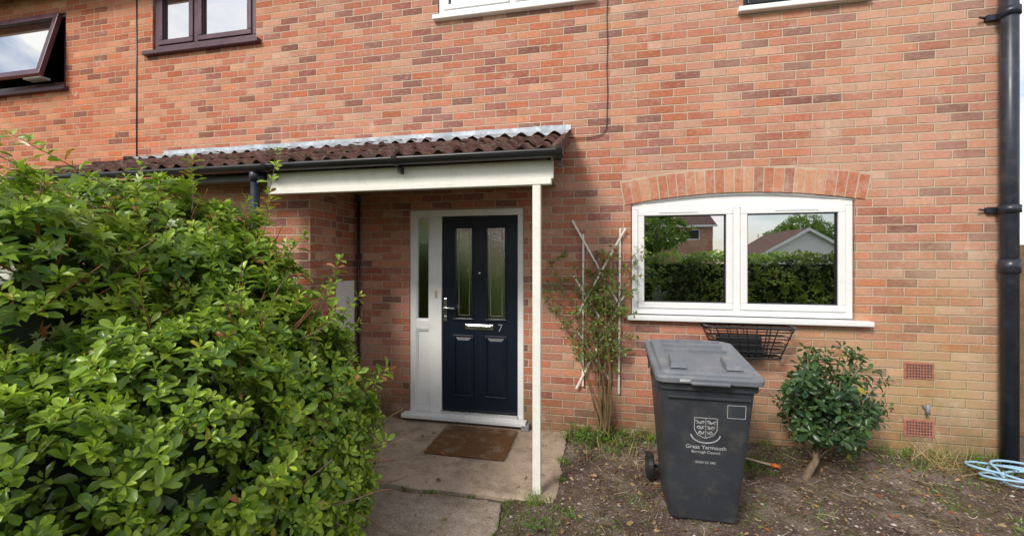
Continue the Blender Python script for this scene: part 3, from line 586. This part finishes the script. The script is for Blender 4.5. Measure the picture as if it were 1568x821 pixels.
for sx in (-.16,.16):
    yy=-1.32; b.add([(xc+sx-.05,yy,lz(yy)-.005),(xc+sx+.05,yy,lz(yy)-.005),(xc+sx+.035,-1.12,lz(-1.12)),(xc+sx-.035,-1.12,lz(-1.12)),(xc+sx-.04,yy+.03,lz(yy)+.020),(xc+sx+.04,yy+.03,lz(yy)+.020),(xc+sx+.03,-1.14,lz(-1.14)+.016),(xc+sx-.03,-1.14,lz(-1.14)+.016)],[(4,5,6,7),(0,1,5,4),(1,2,6,5),(2,3,7,6),(3,0,4,7)])
for k_ in range(3):
    yy=-1.0+k_*.1; b.box(xc-.2,xc+.2,yy,yy+.012,lz(yy)-.02,lz(yy)+.006)
b.tube([(xc-.11,-1.395,zl-.006),(xc-.10,-1.415,zl-.01),(xc+.10,-1.415,zl-.01),(xc+.11,-1.395,zl-.006)],.012,8)
b.obj('lid_grips',M['binlid'],B,.004)
box('lid_sticker',xc-.17,xc-.11,y0-.006,y0-.0025,zl-.008,zl+.008,M['print'],B,0)
b=MB()
for sx in (-.2,.2): b.box(xc+sx-.035,xc+sx+.035,-.72,-.66,.93,1.03)
b.tube([(xc-.27,-.67,.985),(xc+.27,-.67,.985)],.017,10)
for sx in (-.262,.262): b.tube([(xc+sx,-.74,.93),(xc+sx,-.67,.985)],.015,8)
b.obj('bin_handle',M['binbody'],B,.004)
def wheel(x0,x1,yc,zc,r):
    b=MB(); n=28; pr=[(x0,.0),(x0,r*.55),(x0+.012,r*.62),(x0,r*.72),(x0,r*.92),(x0+.010,r),(x1-.010,r),(x1,r*.92),(x1,0.001)]; vs=[];
    for p in pr:
        for j in range(n): q=2*math.pi*j/n; vs.append((p[0],yc+p[1]*math.cos(q),zc+p[1]*math.sin(q)))
    b.add(vs,[(i*n+j,i*n+(j+1)%n,(i+1)*n+(j+1)%n,(i+1)*n+j) for i in range(len(pr)-1) for j in range(n)]); b.obj('bin_wheel',M['black'],B)
wheel(.355,.405,-.745,.10,.10); wheel(.90,.95,-.745,.10,.10)
b=MB(); b.tube([(.36,-.745,.10),(.94,-.745,.10)],.012,8); b.box(.46,.85,-.80,-.72,.07,.35); b.obj('bin_axle',M['binbody'],B)
def fy(z): return -1.243-(z-.12)*(.092/.72)-.0025
tilt=math.atan(.092/.72)
def pt(s,x,z,size,e=.0005): return text('print_'+s[:5].lower().replace(' ','_'),s,(x,fy(z),z),size,M['print'],B,e,(math.pi/2+tilt,0,0))
pt('Great Yarmouth',xc+.0,.490,.035); pt('Borough Council',xc,.462,.024); pt('0000123 240',xc,.395,.022)
b=MB()
def stroke(pts,w=.004):
    for (ax,az),(bx,bz) in zip(pts[:-1],pts[1:]):
        dx,dz=bx-ax,bz-az; L_=math.hypot(dx,dz) or 1; px_,pz_=-dz/L_*w/2,dx/L_*w/2
        q=[(ax+px_,az+pz_),(bx+px_,bz+pz_),(bx-px_,bz-pz_),(ax-px_,az-pz_)]
        b.add([(u_,fy(v_)-.0005,v_) for u_,v_ in q],[(0,1,2,3)])
sx0=xc-.005; S0=.565
stroke([(sx0-.065,S0+.125),(sx0+.065,S0+.125),(sx0+.065,S0+.05),(sx0+.045,S0+.015),(sx0,S0-.005),(sx0-.045,S0+.015),(sx0-.065,S0+.05),(sx0-.065,S0+.125)],.004)
stroke([(sx0,S0-.005),(sx0,S0+.125)],.003)
random.seed(4)
for r_ in range(3):
    zz=S0+.10-r_*.034
    for s in (-1,1):
        w0=.052-.009*r_
        q=[(sx0+s*(.008+w0*t),zz+.008*math.sin(t*9+r_)+random.uniform(-.002,.002)) for t in np.linspace(0,1,7)]; stroke(q,.006)
        q=[(sx0+s*(.012+w0*.8*t),zz-.009+.005*math.sin(t*11+2*r_)) for t in np.linspace(0,1,6)]; stroke(q,.0035)
q=[(sx0+.084*math.cos(a),S0+.02+.055*math.sin(a)) for a in np.linspace(math.pi*1.02,math.pi*1.98,14)]; stroke(q,.007)
stroke([(xc+.115,.70),(xc+.215,.70),(xc+.215,.78),(xc+.115,.78),(xc+.115,.70)],.003)
b.obj('crest_print',M['print'],B,recalc=False)

# ---------------------------------------------------------------- wall planter basket
PB=empty('hanging_planter')
b=MB(); zt=1.085; zb2=.82
def bring(x0,x1,yf_,z,r=.07,n=5):
    p=[(x0,-.015,z)]
    for i in range(n+1): q=math.radians(180+90*i/n); p.append((x0+r+r*math.cos(q),yf_+r+r*math.sin(q),z))
    for i in range(n+1): q=math.radians(270+90*i/n); p.append((x1-r+r*math.cos(q),yf_+r+r*math.sin(q),z))
    p.append((x1,-.015,z)); return p
rings=[]
for t in (0,.12,.34,.56,.78,1.):
    x0=.905+.12*t; x1=1.60-.08*t; rings.append(bring(x0,x1,-.245+.07*t,zt-(zt-zb2)*t))
for i,r_ in enumerate(rings): b.tube(r_+[r_[0]],.009 if i in (0,5) else .0052,6)
for j in range(0,len(rings[0])): 
    if j%3==0: b.tube([rings[i][j] for i in range(6)],.0045,5)
for s in range(1,7):
    u_=s/7; a=6; c=7; b.tube([tuple(rings[i][a][k]*(1-u_)+rings[i][c][k]*u_ for k in range(3)) for i in range(6)],.005,5)
for s in range(1,6):
    u_=s/6; b.tube([tuple(rings[i][0][k]*(1-u_)+rings[i][-1][k]*u_ for k in range(3)) for i in range(6)],.004,5)
for s in range(1,8):
    x=1.03+.48*s/8; b.tube([(x,-.17,zb2),(x,-.015,zb2)],.0045,5)
b.obj('wire_basket',M['black'],PB)
b=MB(); b.box(1.02,1.36,-.17,-.03,zb2+.006,zb2+.19); b.obj('plant_trough',M['basin'],PB,.02)

# ---------------------------------------------------------------- trellis + climbing rose
b=MB()
def slat(x0,z0,x1,z1,y,w=.018,t=.006):
    dx,dz=x1-x0,z1-z0; L_=math.hypot(dx,dz); px_,pz_=-dz/L_*w/2,dx/L_*w/2
    q=[(x0+px_,z0+pz_),(x1+px_,z1+pz_),(x1-px_,z1-pz_),(x0-px_,z0-pz_)]
    vs=[(u_,y,v_) for u_,v_ in q]+[(u_,y+t,v_) for u_,v_ in q]; b.add(vs,[(0,1,2,3),(4,7,6,5),(0,4,5,1),(1,5,6,2),(2,6,7,3),(3,7,4,0)])
slat(-.148,.45,-.142,1.90,-.030); slat(.185,.40,.198,1.95,-.030)
slat(-.245,2.03,.215,1.19,-.038); slat(.245,1.95,-.20,1.13,-.046); slat(-.23,1.50,.20,.80,-.038); slat(.23,1.32,-.21,.43,-.0465); slat(-.20,.98,.12,.50,-.038)
b.obj('white_trellis',M['oldwhite'],None,.001)
RB=empty('climbing_rose'); b=MB(); tips=[]
random.seed(21)
for s in range(15):
    p=Vector((.05+random.uniform(-.04,.04),-.13+random.uniform(-.03,.03),-.01)); d=Vector((random.uniform(-.12,.12),random.uniform(-.04,.04),1)); pts=[p.copy()]; Lk=random.randint(11,16); side=random.uniform(-1.3,.9)
    for i in range(Lk):
        d+=Vector((random.uniform(-.14,.14)+side*.05*(i>6),random.uniform(-.08,.08),0)); d.z=max(.35,d.z-(.03 if i>9 else 0)); d.normalize(); p=p+d*.11; p.y=min(-.05,max(-.26,p.y)); p.x=max(-.44,min(.30,p.x)); pts.append(p.copy())
        if i>4: tips.append((p.copy(),d.copy()))
        if i>5 and random.random()<.6:
            e=Vector((random.choice((-1,1))*random.uniform(.5,1),random.uniform(-.5,.1),random.uniform(.1,.8))).normalized(); q=[p.copy()]
            for k_ in range(3): q.append(q[-1]+e*.06+Vector((0,0,-.006*k_))); tips.append((q[-1].copy(),e.copy()))
            b.tube(q,[.003,.0025,.002,.0015],4)
    n_=len(pts); b.tube(pts,[.006*(1-i/n_)+.002 for i in range(n_)],5)
b.obj('stems',M['greentwig'],RB,recalc=False)
tips=[t for t in tips if t[0].z>.55 or random.random()<.3]
P=np.array([t[0] for t in tips for _ in range(3)])+rng.normal(size=(3*len(tips),3))*.026; A=np.array([t[1] for t in tips for _ in range(3)])+rng.normal(size=(3*len(tips),3))*.7+np.array((0,-.5,0))
k_=np.array([random.random()<(.8 if p[2]>1.15 else .38) for p in P]); P=P[k_];A=A[k_]
R_=rosettes(P,A,4,.024,.046,.55,(np.array((.28,.36,.07)),np.array((.10,.17,.04))))
r_=rng.random(len(R_[5])); R_[5][r_<.12]=np.array((.30,.12,.06)); leaves('rose_leaves',*R_,(OV_V,OV_F),M['leaf'],RB)

# ---------------------------------------------------------------- camellia shrub
CB=empty('camellia_bush'); b=MB(); random.seed(5)
trunk=[(1.50,-.55,-.03),(1.54,-.54,.06),(1.60,-.52,.15),(1.60,-.52,.27),(1.66,-.51,.40)]; b.tube(trunk,[.032,.026,.022,.02,.016],9); b.tube([(1.60,-.52,.15),(1.70,-.5,.26),(1.78,-.48,.40)],[.016,.013,.01],7)
cc=Vector((1.70,-.50,.60)); rad=Vector((.39,.34,.42)); cl=[]
for i in range(42):
    d=Vector((random.gauss(0,1),random.gauss(0,1),random.gauss(.25,1))).normalized(); e=cc+Vector((d.x*rad.x,d.y*rad.y,d.z*rad.z))*random.uniform(.75,1.04)
    s=Vector(random.choice(trunk[2:])); m=(s+e)/2+Vector((random.uniform(-.04,.04),random.uniform(-.04,.04),random.uniform(-.03,.05))); b.tube([s,m,e],[.010,.006,.003],5); 
    for t in np.linspace(.45,1,5): cl.append((s*(1-t)**2+m*2*t*(1-t)+e*t*t,d))
b.obj('trunk_and_branches',M['bark'],CB,recalc=False)
P=[];A=[]
for p,d in cl:
    for _ in range(2): P.append(p+Vector((random.gauss(0,.035),random.gauss(0,.035),random.gauss(0,.035)))); A.append(d+Vector((random.gauss(0,.5),random.gauss(0,.5)-.2,random.gauss(0,.5)+.4)))
R_=rosettes(np.array(P),np.array(A),6,.045,.08,.46,(np.array((.09,.17,.055)),np.array((.024,.062,.028))),45,100); leaves('camellia_leaves',*R_,(OV_V,OV_F),M['leaf'],CB)

# ---------------------------------------------------------------- big shrubs left
HB=empty('laurel_hedge')
low=[((-1.96,-1.85,.55),(.60,.55,.82)),((-1.87,-2.1,.35),(.58,.60,.62)),((-1.96,-2.5,.60),(.56,.6,.80)),((-2.0,-3.05,.50),(.55,.5,.72)),((-2.7,-3.2,.55),(.6,.5,.85))]
BR=np.array((.42,.57,.060)); MD=np.array((.105,.205,.030))
def make_bush(par,ells,dens,k,l0,l1,wr,cols,T,name,upb=.55,gap=-.45):
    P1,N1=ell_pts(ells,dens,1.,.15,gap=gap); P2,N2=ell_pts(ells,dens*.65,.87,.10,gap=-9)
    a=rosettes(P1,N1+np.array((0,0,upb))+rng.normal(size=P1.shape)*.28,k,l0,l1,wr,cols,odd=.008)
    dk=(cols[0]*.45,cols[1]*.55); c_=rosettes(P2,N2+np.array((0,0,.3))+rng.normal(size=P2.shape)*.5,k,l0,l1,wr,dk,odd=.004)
    return leaves(name,*cat(a,c_),T,M['leaf'],par)
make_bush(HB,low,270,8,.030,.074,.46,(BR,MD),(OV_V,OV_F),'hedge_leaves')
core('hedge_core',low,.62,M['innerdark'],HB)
FB=empty('fig_shrub')
up=[((-2.85,-1.85,1.15),(.82,.62,.93)),((-2.35,-1.85,1.15),(.52,.5,.70)),((-2.75,-2.7,1.15),(.72,.6,.87)),((-3.5,-2.5,1.0),(.7,.8,1.1)),((-2.05,-2.0,1.0),(.42,.42,.54))]
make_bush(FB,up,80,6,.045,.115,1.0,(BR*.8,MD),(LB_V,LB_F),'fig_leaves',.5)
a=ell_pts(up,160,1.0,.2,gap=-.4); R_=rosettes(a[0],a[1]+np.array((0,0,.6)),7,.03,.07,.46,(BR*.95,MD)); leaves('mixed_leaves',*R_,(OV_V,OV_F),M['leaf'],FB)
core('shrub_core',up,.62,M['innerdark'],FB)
b=MB(); random.seed(9); SP=[];SA=[]
def shoot(p,d,L_,r=.004,lv=True,n=8,mi=0):
    p=Vector(p); d=Vector(d).normalized(); q=[p.copy()]
    for i in range(n):
        d=(d+Vector((random.uniform(-.12,.12),random.uniform(-.12,.12),random.uniform(-.08,.08)))).normalized(); p=p+d*L_/n; q.append(p.copy())
        if lv and i>1: SP.append(p.copy()); SA.append(d.copy())
    b.tube(q,[r*(1-.7*i/n) for i in range(n+1)],5,mi=mi)
shoot((-2.75,-2.3,2.0),(-.5,-.35,.42),.75); shoot((-2.6,-2.2,2.0),(-.3,-.5,.5),.5); shoot((-2.35,-2.5,1.9),(-.6,-.2,.5),.55); shoot((-2.15,-1.75,1.65),(.1,0,1),.72); shoot((-2.1,-1.8,1.6),(.2,0,.9),.45)
shoot((-2.5,-1.9,1.95),(0,.1,1),.35); shoot((-1.75,-1.7,1.15),(.5,.1,.5),.4); shoot((-1.6,-1.65,.85),(.7,.2,.4),.30); shoot((-1.7,-1.8,1.3),(.3,.2,.7),.4)
for i in range(120):
    c,r=random.choice(up+low); d=Vector((random.gauss(.5,.7),random.gauss(-.4,.7),random.gauss(.6,.6))).normalized(); s=Vector((c[0]+d.x*r[0]*.8,c[1]+d.y*r[1]*.8,c[2]+d.z*r[2]*.8)); shoot(s,d+Vector((0,0,.4)),random.uniform(.22,.42),.0035,mi=1)
for i in range(260):
    c,r=random.choice(up+low[:2]); d=Vector((random.gauss(.6,.7),random.gauss(-.4,.7),random.gauss(0,.7))).normalized(); s=Vector((c[0]+d.x*r[0]*.68,c[1]+d.y*r[1]*.68,c[2]+d.z*r[2]*.68)); shoot(s,d+Vector((0,0,.3)),random.uniform(.3,.5),.006,False,mi=random.choice((0,1)))
for k_ in range(5): b.tube([(-2.3-.2*k_,-2.2+.1*k_,0),(-2.3-.2*k_,-2.2,.5),(-2.4-.1*k_,-2.2,1.3)],[.03,.025,.015],7)
b.obj('branches',[M['bark'],M['redtwig']],FB,recalc=False)
R_=rosettes(np.array(SP),np.array(SA)+rng.normal(size=(len(SP),3))*.3+np.array((0,0,.2)),5,.03,.075,.5,(np.array((.46,.60,.07)),np.array((.17,.30,.04)))); r_=rng.random(len(R_[5])); hi=R_[0][:,2]>1.9; R_[5][(r_<.04)|(hi&(r_<.14))]=np.array((.50,.19,.08)); leaves('shoot_leaves',*R_,(OV_V,OV_F),M['leaf'],FB)

# ---------------------------------------------------------------- hoses
b=MB(); pts=[]
for i in range(150):
    t=i/149*6.28*3.6; r=.20+.05*math.sin(i*.21)+.02*math.cos(i*.5); pts.append((3.02+r*math.cos(t)*1.15+.03*math.sin(t*.3),-.34+r*math.sin(t)*.7,.060+.02*math.sin(t*1.3)+.012*(i/30)))
b.tube(pts,.0085,8); b.obj('garden_hose',M['hose'])
b=MB(); b.tube([(1.02,-.33,.055),(1.12,-.36,.06),(1.22,-.40,.055),(1.32,-.44,.05)],.009,8); b.tube([(1.32,-.44,.05),(1.38,-.46,.05)],.014,8,mi=1); b.obj('hose_connector',[M['beige'],M['orange']])

# ---------------------------------------------------------------- surroundings
FN=empty('wooden_fence')
b=MB()
for i in range(22):
    x=3.34+i*.15; b.box(x,x+.142,.9+(.012 if i%2 else 0),.918+(.012 if i%2 else 0),-.05,1.8+random.uniform(-.01,.01))
b.box(3.3,6.6,.93,.97,.4,.5); b.box(3.3,6.6,.93,.97,1.4,1.5); b.obj('fence_boards',M['wood'],FN)
def far_hedge(name,x0,x1,y,h,dp,col):
    n=int((x1-x0)*h*110); P=np.column_stack([rng.uniform(x0,x1,n),y+rng.uniform(-.1,.12,n)+dp,rng.uniform(0,h,n)]); m=int((x1-x0)*dp*2*90)
    P2=np.column_stack([rng.uniform(x0,x1,m),rng.uniform(y-dp,y+dp,m),np.full(m,h)+rng.uniform(-.1,.14,m)]); P=np.concatenate([P,P2]); A=np.array((0,.6,.6))+rng.normal(size=P.shape)*.4
    P[:,2]+=.12*np.array([noise.noise(Vector((p[0]*1.1,0,0))) for p in P])*(P[:,2]>h*.7); P[:,1]+=.3*np.array([noise.noise(Vector((p[0]*1.3,p[2]*1.3,4))) for p in P])
    R_=rosettes(P,A,4,.07,.14,.6,col); R_[5]*=np.clip(.75+1.1*np.array([noise.noise(Vector(tuple(p*1.1))) for p in R_[0]]),.25,1.5)[:,None]; e=empty(name); leaves('foliage',*R_,(QD_V,QD_F),M['leaf'],e); box('core',x0,x1,y-dp*.8,y+dp*.6,-.05,h-.15,M['innerdark'],e,0)
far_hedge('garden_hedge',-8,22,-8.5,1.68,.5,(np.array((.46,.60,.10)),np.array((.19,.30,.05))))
def tree(name,x,y,h,r,nc,seed):
    random.seed(seed); e=empty(name); b=MB(); b.tube([(x,y,-.1),(x+.1,y,h*.3),(x,y+.1,h*.6)],[.22,.16,.08],8); E=[]
    for i in range(nc):
        d=Vector((random.gauss(0,1),random.gauss(0,1),random.gauss(0,.8))).normalized()*random.uniform(.35,.8)*r; c=Vector((x,y,h*.64))+Vector((d.x,d.y,d.z*.75*h/(2*r)*.7)); q=r*random.uniform(.28,.45); E.append((tuple(c),(q,q,q*.8))); b.tube([(x,y,h*random.uniform(.25,.5)),tuple((Vector((x,y,h*.4))+c)/2),tuple(c)],[.08,.05,.02],5)
    b.obj('trunk',M['bark'],e,recalc=False); P,N_=ell_pts(E,20,1.,.3,.75); R_=rosettes(P,N_+rng.normal(size=P.shape)*.5,5,.12,.22,.6,(np.array((.24,.37,.07)),np.array((.08,.16,.035)))); leaves('crown',*R_,(QD_V,QD_F),M['leaf'],e)
tree('garden_tree',1.45,-10.5,4.0,1.35,16,1); tree('garden_tree',16.,-34,5.2,3.2,18,2); tree('garden_tree',21.,-33,4.9,3.0,16,3); tree('garden_tree',-9,-14,6,2.4,14,4); tree('garden_tree',8.5,3.5,5.,1.8,12,5)
def bg_house(x0,x1,y0,y1,ze,zr,hip=0.,gable=False):
    e=empty('brick_house'); b=MB(); wh=[]; n_=max(1,int((x1-x0)/3))
    for i in range(n_):
        cxh=x0+(i+.5)*(x1-x0)/n_
        wh.append((cxh-.7,cxh+.7,.9,2.1)); 
        if ze>4: wh.append((cxh-.6,cxh+.6,3.3,4.2))
    if gable: wh=[]
    b.add([(x0,y0,-.1),(x1,y0,-.1),(x1,y0,ze),(x0,y0,ze),(x0,y1,-.1),(x1,y1,-.1),(x1,y1,ze),(x0,y1,ze)],[(0,4,7,3),(1,2,6,5),(0,3,2,1)]); 
    wall_holes(b,x0,x1,-.1,ze,y1,wh,-.1)
    ym=(y0+y1)/2; xm=(x0+x1)/2
    if gable:
        b.add([(x0,y1,ze),(x1,y1,ze),(xm,y1,zr)],[(0,1,2)]); b.obj('house_walls',M['upvc'],e,recalc=False)
        b=MB(); b.add([(x0-.3,y1+.3,ze-.12),(xm,y1+.3,zr+.05),(xm,y0,zr+.05),(x0-.3,y0,ze-.12),(x1+.3,y1+.3,ze-.12),(x1+.3,y0,ze-.12)],[(0,1,2,3),(1,4,5,2)]); b.obj('house_roof',M['tile'],e,recalc=False)
        b=MB(); 
        for s in (x0-.3,x1+.3): b.add([(s,y1+.31,ze-.30),(xm,y1+.31,zr-.13),(xm,y1+.31,zr+.06),(s,y1+.31,ze-.11)],[(0,1,2,3)])
        b.obj('barge_boards',M['upvc'],e,recalc=False); return
    if not hip: b.add([(x0,y1,ze),(x0,y0,ze),(x0,ym,zr),(x1,y1,ze),(x1,y0,ze),(x1,ym,zr)],[(0,1,2),(3,5,4)])
    b.obj('house_walls',M['brick'],e,recalc=False)
    b=MB(); b.add([(x0-.3,y1+.35,ze-.1),(x1+.3,y1+.35,ze-.1),(x1+.3-hip,ym,zr+.06),(x0-.3+hip,ym,zr+.06),(x0-.3,y0-.35,ze-.1),(x1+.3,y0-.35,ze-.1)],[(0,1,2,3),(3,2,5,4)]+([(0,3,4),(1,5,2)] if hip else [])); b.obj('house_roof',M['tile'],e,recalc=False)
    b=MB(); b.box(x0-.3,x1+.3,y1+.36,y1+.39,ze-.24,ze-.06); 
    for w in wh: b.box(w[0],w[1],y1-.09,y1-.04,w[2],w[2]+.08); b.box(w[0],w[1],y1-.09,y1-.04,w[3]-.08,w[3]); b.box(w[0],w[0]+.07,y1-.09,y1-.04,w[2]+.08,w[3]-.08); b.box(w[1]-.07,w[1],y1-.09,y1-.04,w[2]+.08,w[3]-.08)
    b.obj('house_trim',M['upvc'],e,recalc=False)
    b=MB()
    for w in wh: b.add([(w[0],y1-.1,w[2]),(w[1],y1-.1,w[2]),(w[1],y1-.1,w[3]),(w[0],y1-.1,w[3])],[(3,2,1,0)])
    b.obj('house_glass',M['dark'],e,recalc=False)
bg_house(9.6,14.,-29,-23,2.1,3.4,gable=True); bg_house(3.,9.5,-42,-34,4.6,6.2); bg_house(-16,-4,-34,-27,4.9,7.2)

# ---------------------------------------------------------------- light
W_=bpy.data.worlds.new('World'); sc.world=W_; W_.use_nodes=True; nt=W_.node_tree; bg=nt.nodes['Background']
sky=nt.nodes.new('ShaderNodeTexSky'); sky.sky_type='NISHITA'; sky.sun_disc=False; EL=math.radians(38); AZ=math.radians(208); sky.sun_elevation=EL; sky.sun_rotation=AZ
tc=nt.nodes.new('ShaderNodeTexCoord'); mp=nt.nodes.new('ShaderNodeMapping'); mp.inputs['Scale'].default_value=(1,1,2.6); nt.links.new(tc.outputs['Generated'],mp.inputs[0])
nz=nt.nodes.new('ShaderNodeTexNoise'); nz.inputs['Scale'].default_value=3.4; nz.inputs['Detail'].default_value=8; nz.inputs['Roughness'].default_value=.58; nt.links.new(mp.outputs[0],nz.inputs[0])
cr=nt.nodes.new('ShaderNodeValToRGB'); cr.color_ramp.elements[0].position=.40; cr.color_ramp.elements[1].position=.60; nt.links.new(nz.outputs[0],cr.inputs[0])
mx=nt.nodes.new('ShaderNodeMix'); mx.data_type='RGBA'; nt.links.new(cr.outputs[0],mx.inputs[0]); nt.links.new(sky.outputs[0],mx.inputs[6]); mx.inputs[7].default_value=(9.6,9.4,9.1,1)
nt.links.new(mx.outputs[2],bg.inputs[0]); bg.inputs[1].default_value=.15
S=bpy.data.lights.new('sun','SUN'); S.energy=3.0; S.angle=math.radians(16); S.color=(1,.95,.87); so=bpy.data.objects.new('sun',S); COL.objects.link(so)
sd=Vector((math.sin(AZ)*math.cos(EL),math.cos(AZ)*math.cos(EL),math.sin(EL))); so.rotation_euler=(-sd).to_track_quat('-Z','Y').to_euler()
# ---------------------------------------------------------------- camera
cam=bpy.data.cameras.new('camera'); co=bpy.data.objects.new('camera',cam); COL.objects.link(co); sc.camera=co
co.location=(0,-4.06,1.66); co.rotation_euler=(math.pi/2,0,math.radians(11.7)); cam.sensor_width=36; cam.lens=36*640/1568; cam.shift_y=-(410.5-397)/1568; cam.clip_start=.05; cam.clip_end=400
